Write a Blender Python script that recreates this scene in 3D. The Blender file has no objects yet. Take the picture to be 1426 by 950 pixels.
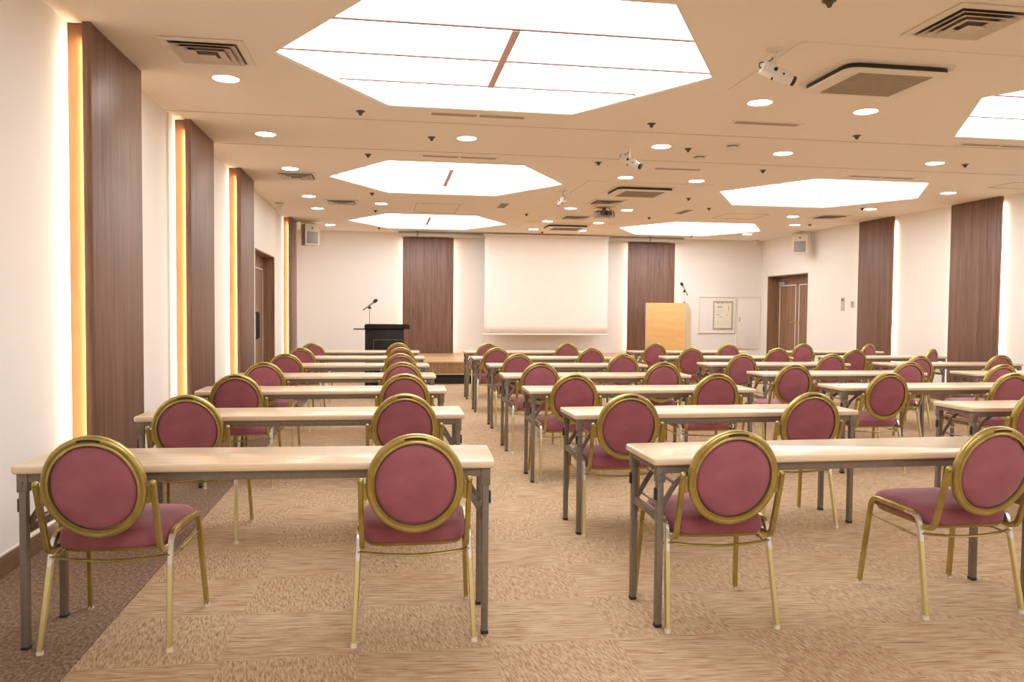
import bpy, bmesh, math, random
from mathutils import Vector, Matrix
from math import sin, cos, pi, radians

S = bpy.context.scene
COL = S.collection
random.seed(4)

# ------------------------------------------------------------------ camera
F, YAW, PITCH, ROLL, CAMH = 1097.97, 0.15746, 0.03761, 0.00876, 1.2896
fwd = Vector((sin(YAW) * cos(PITCH), cos(YAW) * cos(PITCH), -sin(PITCH)))
r0 = Vector((cos(YAW), -sin(YAW), 0))
u0 = r0.cross(fwd)
rt = r0 * cos(ROLL) + u0 * sin(ROLL)
up = -r0 * sin(ROLL) + u0 * cos(ROLL)
cd = bpy.data.cameras.new('camera')
cam = bpy.data.objects.new('camera', cd)
COL.objects.link(cam)
cd.sensor_width = 36
cd.lens = F * 36 / 1426
cd.clip_start = 0.05
M = Matrix((rt, up, -fwd)).transposed().to_4x4()
M.translation = Vector((0, 0, CAMH))
cam.matrix_world = M
S.camera = cam

# ------------------------------------------------------------------ light and exposure
S.view_settings.view_transform = 'Standard'
S.view_settings.look = 'None'
S.view_settings.exposure = 0.0
S.view_settings.gamma = 1.0
S.view_settings.use_curve_mapping = False
HEX_POWER = 5.6        # ceiling panel glow
DOWN_POWER = 60.0      # recessed downlights
STRIP_WATTS = 12.0     # strips hidden behind the wall boards
w = bpy.data.worlds.new('world')
S.world = w
w.use_nodes = True
w.node_tree.nodes['Background'].inputs[0].default_value = (1.0, 0.93, 0.84, 1)
w.node_tree.nodes['Background'].inputs[1].default_value = 0.3
try:
    S.cycles.use_denoising = True
    S.cycles.max_bounces = 10
    S.cycles.diffuse_bounces = 6
    S.cycles.sample_clamp_indirect = 8
    S.cycles.caustics_reflective = False
except Exception:
    pass

H = 2.92
XL, XR, YB, YN = -1.812, 8.335, 16.72, -1.6


# ------------------------------------------------------------------ materials
def mat(name, col=(.8, .8, .8), rough=.5, metal=0.0, spec=.5, emit=None, estr=0, sheen=0):
    m = bpy.data.materials.new(name)
    m.use_nodes = True
    b = m.node_tree.nodes['Principled BSDF']
    b.inputs['Base Color'].default_value = (*col, 1)
    b.inputs['Roughness'].default_value = rough
    b.inputs['Metallic'].default_value = metal
    b.inputs['Specular IOR Level'].default_value = spec
    if sheen:
        b.inputs['Sheen Weight'].default_value = sheen
        b.inputs['Sheen Roughness'].default_value = .4
        b.inputs['Sheen Tint'].default_value = (1, .75, .8, 1)
    if emit:
        b.inputs['Emission Color'].default_value = (*emit, 1)
        b.inputs['Emission Strength'].default_value = estr
    return m


def N(m, t, **k):
    n = m.node_tree.nodes.new(t)
    for a, v in k.items():
        setattr(n, a, v)
    return n


def LK(m, a, b):
    m.node_tree.links.new(a, b)


def bsdf(m):
    return m.node_tree.nodes['Principled BSDF']


def ramp(m, stops, fac):
    r = N(m, 'ShaderNodeValToRGB')
    e = r.color_ramp.elements
    while len(e) < len(stops):
        e.new(.5)
    for el, (p, c) in zip(e, stops):
        el.position = p
        el.color = (*c, 1)
    LK(m, fac, r.inputs[0])
    return r.outputs[0]


def noise(m, vec, scale, detail=3, rough=.5, dist=0):
    n = N(m, 'ShaderNodeTexNoise')
    n.inputs['Scale'].default_value = scale
    n.inputs['Detail'].default_value = detail
    n.inputs['Roughness'].default_value = rough
    n.inputs['Distortion'].default_value = dist
    if vec is not None:
        LK(m, vec, n.inputs['Vector'])
    return n.outputs['Fac']


def mapped(m, scale, kind='Object'):
    tc = N(m, 'ShaderNodeTexCoord')
    mp = N(m, 'ShaderNodeMapping')
    mp.inputs['Scale'].default_value = scale
    LK(m, tc.outputs[kind], mp.inputs['Vector'])
    return mp.outputs[0]


def bump(m, h, strength=.2, dist=.002):
    b = N(m, 'ShaderNodeBump')
    b.inputs['Strength'].default_value = strength
    b.inputs['Distance'].default_value = dist
    LK(m, h, b.inputs['Height'])
    LK(m, b.outputs[0], bsdf(m).inputs['Normal'])


def mottled(name, a, b, scale, rough=.5, bs=.1, metal=0, detail=4, **k):
    m = mat(name, a, rough, metal, **k)
    f = noise(m, mapped(m, (1, 1, 1)), scale, detail)
    LK(m, ramp(m, [(.3, a), (.7, b)], f), bsdf(m).inputs['Base Color'])
    if bs:
        bump(m, f, bs)
    return m


def wood(name, a, b, scale=(40, 40, 1.2), rough=.4, fine=1.0):
    m = mat(name, a, rough)
    v = mapped(m, scale)
    f = noise(m, v, 1.0, 5, .6, .3)
    f2 = noise(m, mapped(m, tuple(s * 5 for s in scale)), 1.0, 3, .6)
    mx = N(m, 'ShaderNodeMath', operation='ADD')
    sc = N(m, 'ShaderNodeMath', operation='MULTIPLY')
    LK(m, f2, sc.inputs[0])
    sc.inputs[1].default_value = .6 * fine
    LK(m, f, mx.inputs[0])
    LK(m, sc.outputs[0], mx.inputs[1])
    LK(m, ramp(m, [(.55, a), (1.05 if False else 1.0, b)], mx.outputs[0]), bsdf(m).inputs['Base Color'])
    bump(m, f2, .08, .001)
    return m


MT = {}
MT['wall'] = mottled('wall_paper', (.80, .765, .72), (.83, .795, .75), 90, .75, .08)
MT['ceiling'] = mottled('ceiling_paint', (.825, .74, .63), (.85, .77, .66), 60, .85, .05)
MT['white'] = mottled('white_paint', (.80, .77, .72), (.83, .80, .75), 40, .5, .03)
MT['board'] = wood('dark_walnut_veneer', (.105, .050, .033), (.225, .125, .088), (22, 22, .8), .46)
MT['orange'] = wood('lit_maple_edge', (.155, .060, .018), (.20, .082, .026), (10, 10, 1), .5)
MT['door'] = wood('door_veneer', (.17, .088, .05), (.33, .19, .11), (22, 22, .8), .4)
MT['base'] = wood('baseboard_brown', (.16, .085, .05), (.24, .135, .08), (1, 8, 30), .5)
MT['stagetop'] = wood('stage_floor_wood', (.42, .25, .12), (.60, .38, .2), (1.2, 14, 14), .35)
MT['beech'] = wood('beech_panel', (.72, .46, .18), (.80, .54, .24), (2, 18, 18), .45)
MT['cream_side'] = mottled('podium_side_cream', (.75, .62, .42), (.78, .66, .46), 12, .5, 0)
MT['black'] = mottled('black_lacquer', (.010, .006, .005), (.02, .011, .009), 9, .42, 0, spec=.25)
MT['dark'] = mottled('dark_rubber', (.02, .018, .016), (.03, .026, .024), 30, .6, 0)
MT['kick'] = mottled('black_kick_board', (.012, .01, .01), (.02, .016, .015), 20, .7, 0)
MT['slate'] = mottled('taupe_painted_steel', (.20, .165, .13), (.24, .20, .155), 50, .42, .03, .25)
MT['chrome'] = mottled('bright_metal', (.75, .73, .68), (.85, .83, .78), 30, .2, 0, 1.0)
MT['grey'] = mottled('grey_plastic', (.33, .32, .30), (.38, .37, .35), 30, .5, 0)
MT['lightgrey'] = mottled('light_grey_metal', (.50, .47, .42), (.55, .52, .47), 30, .45, 0)
MT['beige'] = mottled('cream_plastic', (.74, .67, .56), (.78, .71, .60), 30, .5, 0)
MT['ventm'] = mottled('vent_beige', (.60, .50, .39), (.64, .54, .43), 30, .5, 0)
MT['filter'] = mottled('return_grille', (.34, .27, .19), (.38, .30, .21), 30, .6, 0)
MT['slotl'] = mottled('slot_louvre_tan', (.36, .28, .20), (.40, .31, .23), 30, .7, 0)
MT['slotd'] = mottled('slot_shadow_brown', (.20, .155, .11), (.24, .19, .14), 30, .7, 0)
MT['pink'] = mat('panel_divider', (.34, .2, .17), .5)
MT['pinkbar'] = mat('panel_centre_bar', (.62, .42, .36), .5)
MT['sprk'] = mottled('bronze_sprinkler', (.09, .06, .04), (.14, .10, .07), 30, .4, 0, .6)
MT['paper'] = mottled('poster_paper', (.80, .76, .60), (.83, .79, .64), 20, .6, 0)
MT['ink'] = mat('faded_ink', (.30, .24, .20), .7)
MT['pinkink'] = mat('faded_red_ink', (.65, .33, .28), .7)
MT['violet'] = mat('faded_violet_ink', (.50, .45, .62), .7)
MT['frame'] = mottled('grey_green_frame', (.42, .39, .31), (.46, .43, .35), 20, .4, 0)
MT['brass'] = mottled('brass', (.75, .55, .25), (.85, .65, .32), 30, .25, 0, 1.0)
MT['screen'] = mottled('projection_screen_vinyl', (.84, .81, .77), (.86, .83, .79), 6, .8, 0)

# table laminate
m = mat('cream_laminate', (.80, .64, .44), .25)
f = noise(m, mapped(m, (1.5, 30, 30)), 1, 4)
LK(m, ramp(m, [(.3, (.77, .605, .405)), (.7, (.82, .66, .46))], f), bsdf(m).inputs['Base Color'])
bsdf(m).inputs['Coat Weight'].default_value = .25
bsdf(m).inputs['Coat Roughness'].default_value = .18
MT['lam'] = m
# gold anodised tube
m = mat('olive_gold_metal', (.55, .44, .14), .34, .75)
f = noise(m, mapped(m, (1, 1, 1)), 14, 3)
LK(m, ramp(m, [(.3, (.38, .295, .08)), (.7, (.54, .435, .155))], f), bsdf(m).inputs['Base Color'])
MT['gold'] = m
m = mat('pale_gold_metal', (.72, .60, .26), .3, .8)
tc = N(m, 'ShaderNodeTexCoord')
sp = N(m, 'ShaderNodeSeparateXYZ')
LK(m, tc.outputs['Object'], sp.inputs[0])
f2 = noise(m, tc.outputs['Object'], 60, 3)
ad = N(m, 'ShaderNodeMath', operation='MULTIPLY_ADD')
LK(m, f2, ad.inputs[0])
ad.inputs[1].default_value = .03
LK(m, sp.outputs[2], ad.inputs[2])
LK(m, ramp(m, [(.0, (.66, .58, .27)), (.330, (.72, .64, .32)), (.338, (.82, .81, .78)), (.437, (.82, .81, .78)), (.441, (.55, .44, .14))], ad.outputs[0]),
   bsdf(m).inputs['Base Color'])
MT['goldworn'] = m
# velvet
m = mat('rose_velvet', (.36, .10, .135), .85, sheen=.55)
tcv = mapped(m, (1, 1, 1))
f = noise(m, tcv, 5, 4, .6, .4)
LK(m, ramp(m, [(.3, (.255, .070, .092)), (.7, (.375, .120, .148))], f), bsdf(m).inputs['Base Color'])
bump(m, noise(m, tcv, 400, 2), .25, .0006)
MT['velvet'] = m

# carpet: quarter-turned streaked tiles
def carpet(name, stops, tile):
    m = mat(name, (.5, .35, .2), .95, spec=.1)
    g = N(m, 'ShaderNodeNewGeometry')
    sp = N(m, 'ShaderNodeSeparateXYZ')
    LK(m, g.outputs['Position'], sp.inputs[0])
    if tile:
        def cell(out, off, size):
            a = N(m, 'ShaderNodeMath', operation='SUBTRACT')
            LK(m, out, a.inputs[0])
            a.inputs[1].default_value = off
            d = N(m, 'ShaderNodeMath', operation='DIVIDE')
            LK(m, a.outputs[0], d.inputs[0])
            d.inputs[1].default_value = size
            fl = N(m, 'ShaderNodeMath', operation='FLOOR')
            LK(m, d.outputs[0], fl.inputs[0])
            return fl.outputs[0]
        cx = cell(sp.outputs[0], -.1, .5)
        cy = cell(sp.outputs[1], 2.966, .46)
        s = N(m, 'ShaderNodeMath', operation='ADD')
        LK(m, cx, s.inputs[0])
        LK(m, cy, s.inputs[1])
        s2 = N(m, 'ShaderNodeMath', operation='ADD')
        LK(m, s.outputs[0], s2.inputs[0])
        s2.inputs[1].default_value = 1
        s = s2
        md = N(m, 'ShaderNodeMath', operation='PINGPONG')
        LK(m, s.outputs[0], md.inputs[0])
        md.inputs[1].default_value = 1
        wn = N(m, 'ShaderNodeTexWhiteNoise')
        wn.noise_dimensions = '2D'
        cb = N(m, 'ShaderNodeCombineXYZ')
        LK(m, cx, cb.inputs[0])
        LK(m, cy, cb.inputs[1])
        LK(m, cb.outputs[0], wn.inputs['Vector'])
        tilevar = wn.outputs['Value']
        fac = md.outputs[0]

    def streak(scale, rot):
        mp = N(m, 'ShaderNodeMapping')
        mp.vector_type = 'POINT'
        mp.inputs['Scale'].default_value = scale
        pre = N(m, 'ShaderNodeMapping')
        pre.inputs['Rotation'].default_value = (0, 0, rot)
        LK(m, g.outputs['Position'], pre.inputs['Vector'])
        LK(m, pre.outputs[0], mp.inputs['Vector'])
        return noise(m, mp.outputs[0], 1, 3, .6, .55)
    if tile:
        A = streak((7, 105, 1), radians(5))
        B = streak((150, 22, 1), radians(-10))
        mx = N(m, 'ShaderNodeMix')
        LK(m, fac, mx.inputs[0])
        LK(m, A, mx.inputs[2])
        LK(m, B, mx.inputs[3])
        v = mx.outputs[0]
        tv = N(m, 'ShaderNodeMath', operation='MULTIPLY_ADD')
        LK(m, tilevar, tv.inputs[0])
        tv.inputs[1].default_value = .03
        LK(m, v, tv.inputs[2])
        v = tv.outputs[0]
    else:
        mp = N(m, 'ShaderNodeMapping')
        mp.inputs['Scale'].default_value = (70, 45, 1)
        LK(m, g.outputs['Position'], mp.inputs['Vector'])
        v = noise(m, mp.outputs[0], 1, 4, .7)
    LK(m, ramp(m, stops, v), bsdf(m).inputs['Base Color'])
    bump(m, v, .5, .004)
    return m


MT['carpet'] = carpet('tan_streaked_carpet_tiles', [(.31, (.235, .155, .105)), (.44, (.405, .235, .130)), (.52, (.465, .335, .205)), (.68, (.57, .44, .29))], True)
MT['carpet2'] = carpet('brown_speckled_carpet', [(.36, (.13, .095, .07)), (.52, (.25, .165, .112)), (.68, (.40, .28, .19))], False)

# stage front: quilted curled veneer panels
m = mat('stage_front_veneer', (.4, .22, .09), .5)
v = mapped(m, (1, 1, 1))
f = noise(m, v, 9, 4, .6, 2.5)
LK(m, ramp(m, [(.3, (.24, .125, .045)), (.55, (.36, .205, .085)), (.72, (.47, .29, .13))], f), bsdf(m).inputs['Base Color'])
MT['stagefront'] = m


def emitmat(name, col, s):
    m = mat(name, (.9, .9, .9), .6, emit=col, estr=s)
    return m


MT['hex'] = emitmat('glowing_acrylic', (.93, .96, 1.0), HEX_POWER)
MT['down'] = emitmat('downlight_lens', (1.0, .94, .84), DOWN_POWER)
MT['led'] = emitmat('led_strip', (1.0, .86, .62), 3.0)


# ------------------------------------------------------------------ mesh helpers
class MB:
    def __init__(s):
        s.b = bmesh.new()

    def box(s, x0, x1, y0, y1, z0, z1, bev=0, seg=2, mtx=None):
        t = bmesh.new()
        bmesh.ops.create_cube(t, size=1)
        for v in t.verts:
            v.co = Vector(((v.co.x + .5) * (x1 - x0) + x0, (v.co.y + .5) * (y1 - y0) + y0, (v.co.z + .5) * (z1 - z0) + z0))
        if bev:
            bmesh.ops.bevel(t, geom=t.edges[:], offset=bev, segments=seg, profile=.5, affect='EDGES')
        if mtx:
            bmesh.ops.transform(t, matrix=mtx, verts=t.verts[:])
        s._m(t)
        return s

    def _m(s, t):
        me = bpy.data.meshes.new('t')
        t.to_mesh(me)
        t.free()
        s.b.from_mesh(me)
        bpy.data.meshes.remove(me)

    def rings(s, loops, cap0=True, cap1=True, closed=False):
        vs = [[s.b.verts.new(p) for p in l] for l in loops]
        n = len(vs[0])
        rng = range(len(vs)) if closed else range(len(vs) - 1)
        for i in rng:
            a, b = vs[i], vs[(i + 1) % len(vs)]
            for j in range(n):
                s.b.faces.new((a[j], a[(j + 1) % n], b[(j + 1) % n], b[j]))
        if not closed:
            if cap0:
                s.b.faces.new(vs[0][::-1])
            if cap1:
                s.b.faces.new(vs[-1])
        return s

    def sweep(s, path, ra, rb=None, side=(1, 0, 0), n=10, rect=False):
        """tube along path; ra half size along 'side', rb half size across"""
        rb = ra if rb is None else rb
        path = [Vector(p) for p in path]
        side = Vector(side)
        loops = []
        for i, p in enumerate(path):
            a = path[max(i - 1, 0)]
            b = path[min(i + 1, len(path) - 1)]
            t = (b - a).normalized()
            sd = (side - t * side.dot(t)).normalized()
            nm = t.cross(sd)
            if rect:
                k = .72
                pts = [(1, -k), (1, k), (k, 1), (-k, 1), (-1, k), (-1, -k), (-k, -1), (k, -1)]
            else:
                pts = [(cos(2 * pi * q / n), sin(2 * pi * q / n)) for q in range(n)]
            loops.append([p + sd * (ra * c) + nm * (rb * d) for c, d in pts])
        return s.rings(loops)

    def cyl(s, p0, p1, r0, r1=None, n=16):
        r1 = r0 if r1 is None else r1
        p0, p1 = Vector(p0), Vector(p1)
        t = (p1 - p0).normalized()
        a = Vector((1, 0, 0)) if abs(t.x) < .9 else Vector((0, 1, 0))
        u = t.cross(a).normalized()
        v = t.cross(u)
        return s.rings([[p + (u * cos(2 * pi * q / n) + v * sin(2 * pi * q / n)) * r for q in range(n)] for p, r in ((p0, r0), (p1, r1))])

    def lathe(s, prof, n=24, mtx=None, closed=False):
        """prof: (r, z) list around Z"""
        m = mtx or Matrix()
        loops = [[m @ Vector((max(r, 1e-4) * cos(2 * pi * q / n), max(r, 1e-4) * sin(2 * pi * q / n), z)) for q in range(n)] for r, z in prof]
        return s.rings(loops, closed=closed)

    def sphere(s, c, r, n=12):
        c = Vector(c)
        return s.lathe([(r * sin(pi * i / n), -r * cos(pi * i / n)) for i in range(n + 1)], n + 4, Matrix.Translation(c))

    def prism(s, pts, z0, z1, mtx=None):
        m = mtx or Matrix()
        return s.rings([[m @ Vector((x, y, z)) for x, y in pts] for z in (z0, z1)])


def obj(name, mb, material, parent=None, smooth=40, loc=None, rot=None):
    me = bpy.data.meshes.new(name)
    bmesh.ops.recalc_face_normals(mb.b, faces=mb.b.faces[:])
    mb.b.to_mesh(me)
    mb.b.free()
    me.materials.append(MT[material] if isinstance(material, str) else material)
    if smooth:
        for p in me.polygons:
            p.use_smooth = True
        me.set_sharp_from_angle(angle=radians(smooth))
    o = bpy.data.objects.new(name, me)
    COL.objects.link(o)
    if parent:
        o.parent = parent
    if loc:
        o.location = loc
    if rot:
        o.rotation_euler = rot
    return o


def tag(o, label, cat, group=None):
    o['label'] = label
    o['category'] = cat
    o['kind'] = 'thing'
    if group:
        o['group'] = group
    return o


def thing(name, label, cat, loc=(0, 0, 0), rz=0, group=None):
    o = bpy.data.objects.new(name, None)
    COL.objects.link(o)
    o.empty_display_size = .1
    o.location = loc
    o.rotation_euler = (0, 0, rz)
    return tag(o, label, cat, group)


def struct(name, mb, material, parent=None, smooth=40):
    o = obj(name, mb, material, parent, smooth)
    if not parent:
        o['kind'] = 'structure'
    return o


def copy_tree(o, parent=None):
    c = o.copy()
    COL.objects.link(c)
    c.parent = parent
    for ch in list(o.children):
        copy_tree(ch, c)
    return c


def fillet(pts, r, n=6):
    pts = [Vector(p) for p in pts]
    out = [pts[0]]
    for i in range(1, len(pts) - 1):
        a, b, c = pts[i - 1], pts[i], pts[i + 1]
        rr = min(r, (a - b).length * .5, (c - b).length * .5)
        p0 = b + (a - b).normalized() * rr
        p1 = b + (c - b).normalized() * rr
        for k in range(n + 1):
            t = k / n
            out.append(p0 * (1 - t) ** 2 + b * 2 * t * (1 - t) + p1 * t * t)
    out.append(pts[-1])
    return out


# ------------------------------------------------------------------ room shell
struct('floor', MB().box(XL - .3, XR + .4, YN - .2, YB + .2, -.1, 0), 'carpet', smooth=0)
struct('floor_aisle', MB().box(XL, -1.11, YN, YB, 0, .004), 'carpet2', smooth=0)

# hexagon centres; last two are out of view, added to light the foreground
HEXC = [(.76, 5.25), (.76, 9.97), (.76, 14.75), (5.88, 5.37), (5.88, 10.1), (5.88, 14.8), (.76, .52), (5.88, .6)]
HEXP = [(-1.48, 0), (-.76, -1.2), (.76, -1.2), (1.48, 0), (.76, 1.2), (-.76, 1.2)]

# ceiling with six-sided recesses
cb = bmesh.new()
outer = [(XL - .2, YN - .2), (XR + .3, YN - .2), (XR + .3, YB + .2), (XL - .2, YB + .2)]
edges = []


def loop(pts, z):
    vs = [cb.verts.new((x, y, z)) for x, y in pts]
    es = [cb.edges.new((vs[i], vs[(i + 1) % len(vs)])) for i in range(len(vs))]
    return vs, es


edges += loop(outer, H)[1]
holes = []
for cx, cy in HEXC:
    v, e = loop([(cx + a, cy + b) for a, b in HEXP], H)
    edges += e
    holes.append(v)
bmesh.ops.triangle_fill(cb, use_beauty=True, use_dissolve=False, edges=edges, normal=(0, 0, -1))
for v in holes:
    top = [cb.verts.new(q.co + Vector((0, 0, .05))) for q in v]
    for i in range(6):
        cb.faces.new((v[i], v[(i + 1) % 6], top[(i + 1) % 6], top[i]))
mbc = MB()
mbc.b.free()
mbc.b = cb
ceil = struct('ceiling', mbc, 'ceiling', smooth=0)
# roof slab above (closes the recesses)
struct('ceiling_slab', MB().box(XL - .3, XR + .4, YN - .3, YB + .3, H + .09, H + .2), 'ceiling', smooth=0)

# ceiling joints: darker tan strips stand in for the grooves' shadow lines
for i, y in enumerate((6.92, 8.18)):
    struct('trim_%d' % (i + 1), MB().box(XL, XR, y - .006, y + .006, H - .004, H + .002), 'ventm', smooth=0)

# doors openings
LD0, LD1, LDH = 11.40, 13.30, 2.14     # left door
RD0, RD1, RDH = 14.72, 16.41, 2.115    # right door
mb = MB()
mb.box(XL - .25, XL, YN, LD0, 0, H + .05)
mb.box(XL - .25, XL, LD1, YB + .2, 0, H + .05)
mb.box(XL - .25, XL, LD0, LD1, LDH, H + .05)
struct('wall_left', mb, 'wall', smooth=0)
mb = MB()
mb.box(XR, XR + .32, YN, RD0, 0, H + .05)
mb.box(XR, XR + .32, RD1, YB + .2, 0, H + .05)
mb.box(XR, XR + .32, RD0, RD1, RDH, H + .05)
struct('wall_right', mb, 'wall', smooth=0)
struct('wall_back', MB().box(XL - .25, XR + .32, YB, YB + .2, 0, H + .05), 'wall', smooth=0)
struct('wall_front', MB().box(XL - .25, XR + .32, YN - .2, YN, 0, H + .05), 'wall', smooth=0)
# slim pilaster step on the left wall
struct('trim_3', MB().box(XL, XL + .012, 6.99, 7.12, .112, H), 'wall', smooth=0)


def baseboard(name, boxes, lip):
    o = struct(name, MB(), 'base') if False else None
    mb = MB()
    for bx in boxes:
        mb.box(*bx, .0, .105)
    o = struct(name, mb, 'base', smooth=0)
    mb = MB()
    for bx in lip:
        mb.box(*bx, .105, .113)
    obj('baseboard_cap', mb, 'white', o, 0)


bt = .014
LB = [(-1.6, 4.86), (5.84, 7.18), (8.14, 9.53), (10.49, LD0), (LD1, 14.38), (15.30, YB)]
baseboard('baseboard_left', [(XL, XL + bt, a, b) for a, b in LB], [(XL, XL + bt * .7, a, b) for a, b in LB])
RB = [(YN, 7.3), (8.27, 9.62), (10.62, 11.95), (12.93, RD0), (RD1, YB)]
baseboard('baseboard_right', [(XR - bt, XR, a, b) for a, b in RB], [(XR - bt * .7, XR, a, b) for a, b in RB])
baseboard('baseboard_back', [(XL, -.3, YB - bt, YB), (6.6, XR, YB - bt, YB)], [(XL, -.3, YB - bt * .7, YB), (6.6, XR, YB - bt * .7, YB)])


# ---- double doors in deep reveals
def double_door(name, xw, sgn, y0, y1, h, depth):
    """sgn=-1: reveal goes to -x (left wall)"""
    xi = xw + sgn * depth

    def bx(mb, a, b, *r):
        return mb.box(min(a, b), max(a, b), *r)
    lin = MB()
    t = .02
    bx(lin, xw - sgn * .004, xi + sgn * .05, y0, y0 + t, 0, h)
    bx(lin, xw - sgn * .004, xi + sgn * .05, y1 - t, y1, 0, h)
    bx(lin, xw - sgn * .004, xi + sgn * .05, y0, y1, h - t, h)
    root = struct(name, lin, 'door', smooth=0)
    hd = MB()
    bx(hd, xi - sgn * .0, xi + sgn * .05, y0 + t, y1 - t, h - .12, h - t)
    obj('transom', hd, 'door', root, 0)
    ym = (y0 + y1) / 2
    for a, b, hs in ((y0 + t, ym - .002, 1), (ym + .002, y1 - t, -1)):
        lf = MB()
        bx(lf, xi, xi + sgn * .045, a, b, .006, h - .122)
        leaf = obj('door_leaf', lf, 'door', root, 0)
        k = MB()
        xo = xi - sgn * .004
        w_, tt = .06, .022
        for (c0, c1, d0, d1) in ((a + w_, a + w_ + tt, .1, h - .2), (b - w_ - tt, b - w_, .1, h - .2), (a + w_, b - w_, h - .2 - tt, h - .2), (a + w_, b - w_, .1, .1 + tt)):
            bx(k, xo, xi + sgn * .002, c0, c1, d0, d1)
        obj('inlay_trim', k, 'white', leaf, 0)
        hy = b - .085 if hs == 1 else a + .085
        hn = MB()
        if sgn > 0:
            hn.cyl((xi, hy, 1.105), (xi - .05, hy, 1.105), .012)
            hn.cyl((xi - .05, hy, 1.105), (xi - .05, hy - hs * .11, 1.105), .010)
            hn.cyl((xi, hy, 1.105), (xi - .012, hy, 1.105), .026)
            obj('lever_handle', hn, 'brass', leaf)
        else:
            hn.box(xi, xi + .014, hy - .05, hy + .05, 1.22, 1.38, .004)
            hn.box(xi, xi + .014, hy - .05, hy + .05, .72, .86, .004)
            o = obj('handle_plate', hn, 'brass', leaf)
            g = MB().sweep(fillet([(xi, hy, 1.24), (xi + .06, hy, 1.24), (xi + .06, hy, .85), (xi, hy, .85)], .03), .014)
            obj('pull_handle', g, 'dark', leaf)
    cl = MB()
    if sgn > 0:
        bx(cl, xi - .05, xi, y1 - .36, y1 - .12, h - .19, h - .13)
        cl.sweep([(xi - .03, y1 - .3, h - .13), (xi - .13, y1 - .42, h - .10), (xi - .03, y1 - .5, h - .08)], .008)
        obj('door_closer', cl, 'grey', root)
    return root


double_door('door_1', XL, -1, LD0, LD1, LDH, .17)
double_door('door_2', XR, 1, RD0, RD1, RDH, .25)
# flush cupboard door on the back wall
d3 = struct('door_3', MB().box(7.78, 8.31, YB - .016, YB, .52, 1.635, .003), 'white')
fr = MB()
for bx in ((7.755, 7.78, .495, 1.66), (8.31, 8.33, .495, 1.66)):
    fr.box(bx[0], bx[1], YB - .022, YB, bx[2], bx[3])
fr.box(7.78, 8.31, YB - .022, YB, 1.635, 1.66)
fr.box(7.78, 8.31, YB - .022, YB, .495, .52)
obj('door_frame', fr, 'beige', d3, 0)
obj('recessed_pull', MB().box(7.815, 7.84, YB - .02, YB - .012, 1.10, 1.20, .004), 'grey', d3)


# ------------------------------------------------------------------ lit timber boards on the walls
def area(name, loc, sx, sy, rot, watts, parent):
    ld = bpy.data.lights.new(name, 'AREA')
    ld.shape = 'RECTANGLE'
    ld.size, ld.size_y = sx, sy
    ld.energy = watts
    ld.color = (1.0, .84, .62)
    o = bpy.data.objects.new(name, ld)
    COL.objects.link(o)
    o.location = loc
    o.rotation_euler = rot
    o.parent = parent
    return o


def wall_board(label, wall, a, b, z0=0.0, z1=2.905, lip=.04):
    """a,b extent along the wall"""
    root = thing('walnut_feature', label, 'wall panel', (0, 0, 0), 0, None)
    if wall == 'L':
        x0, x1 = XL, XL + .092
        f0, f1 = x1, x1 + .047
        root.location = (x0, (a + b) / 2, z0)
        B = lambda mb, p, q, c, d, z_0, z_1, bev=0: mb.box(p - x0, q - x0, c - (a + b) / 2, d - (a + b) / 2, z_0 - z0, z_1 - z0, bev)
        obj('board', B(MB(), f0, f1, a, b, z0, z1 + .012, .002), 'board', root)
        obj('backing', B(MB(), x0 + .001, f0, a + lip, b - lip, z0, z1 + .008, .0), 'orange', root, 0)
        for c in (a + lip * .5, b - lip * .5):
            obj('light_strip', B(MB(), f0 - .004, f0, c - .008, c + .008, z0 + .05, z1 - .12), 'led', root, 0)
            area('strip_light', (f0 - .006 - x0, c - (a + b) / 2, (z1 - z0) / 2 - .03), .014, z1 - z0 - .09, (pi / 2, 0, pi / 2), STRIP_WATTS, root)
    elif wall == 'R':
        x0 = XR
        f0, f1 = XR - .07, XR - .03
        root.location = (x0, (a + b) / 2, z0)
        B = lambda mb, p, q, c, d, z_0, z_1, bev=0: mb.box(p - x0, q - x0, c - (a + b) / 2, d - (a + b) / 2, z_0 - z0, z_1 - z0, bev)
        obj('board', B(MB(), f0, f1, a, b, z0, z1 + .012, .002), 'board', root)
        obj('backing', B(MB(), f1, x0 - .001, a + lip, b - lip, z0, z1 - .03), 'orange', root, 0)
        for c, dr in ((a + lip * .5, -1), (b - lip * .5, 1)):
            obj('light_strip', B(MB(), f1, f1 + .003, c - .008, c + .008, z0 + .05, z1 - .1), 'led', root, 0)
            area('strip_light', (f1 + .005 - x0, c - (a + b) / 2, (z1 - z0) / 2), .014, z1 - z0 - .2, (pi / 2, 0, -pi / 2), STRIP_WATTS * 1.5, root)
    else:
        f0, f1 = YB - .13, YB - .085
        root.location = ((a + b) / 2, YB, z0)
        cx = (a + b) / 2
        B = lambda mb, c, d, p, q, z_0, z_1, bev=0: mb.box(c - cx, d - cx, p - YB, q - YB, z_0 - z0, z_1 - z0, bev)
        obj('board', B(MB(), a, b, f0, f1, z0, z1, .002), 'board', root)
        obj('backing', B(MB(), a + lip, b - lip, f1, YB - .001, z0, z1 - .03), 'orange', root, 0)
        for c in (a + lip * .5, b - lip * .5):
            obj('light_strip', B(MB(), c - .008, c + .008, f1, f1 + .003, z0 + .05, z1 - .1), 'led', root, 0)
            area('strip_light', (c - cx, f1 + .005 - YB, (z1 - z0) / 2), .014, z1 - z0 - .1, (pi / 2, 0, pi), STRIP_WATTS * 2.8, root)
    return root


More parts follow.
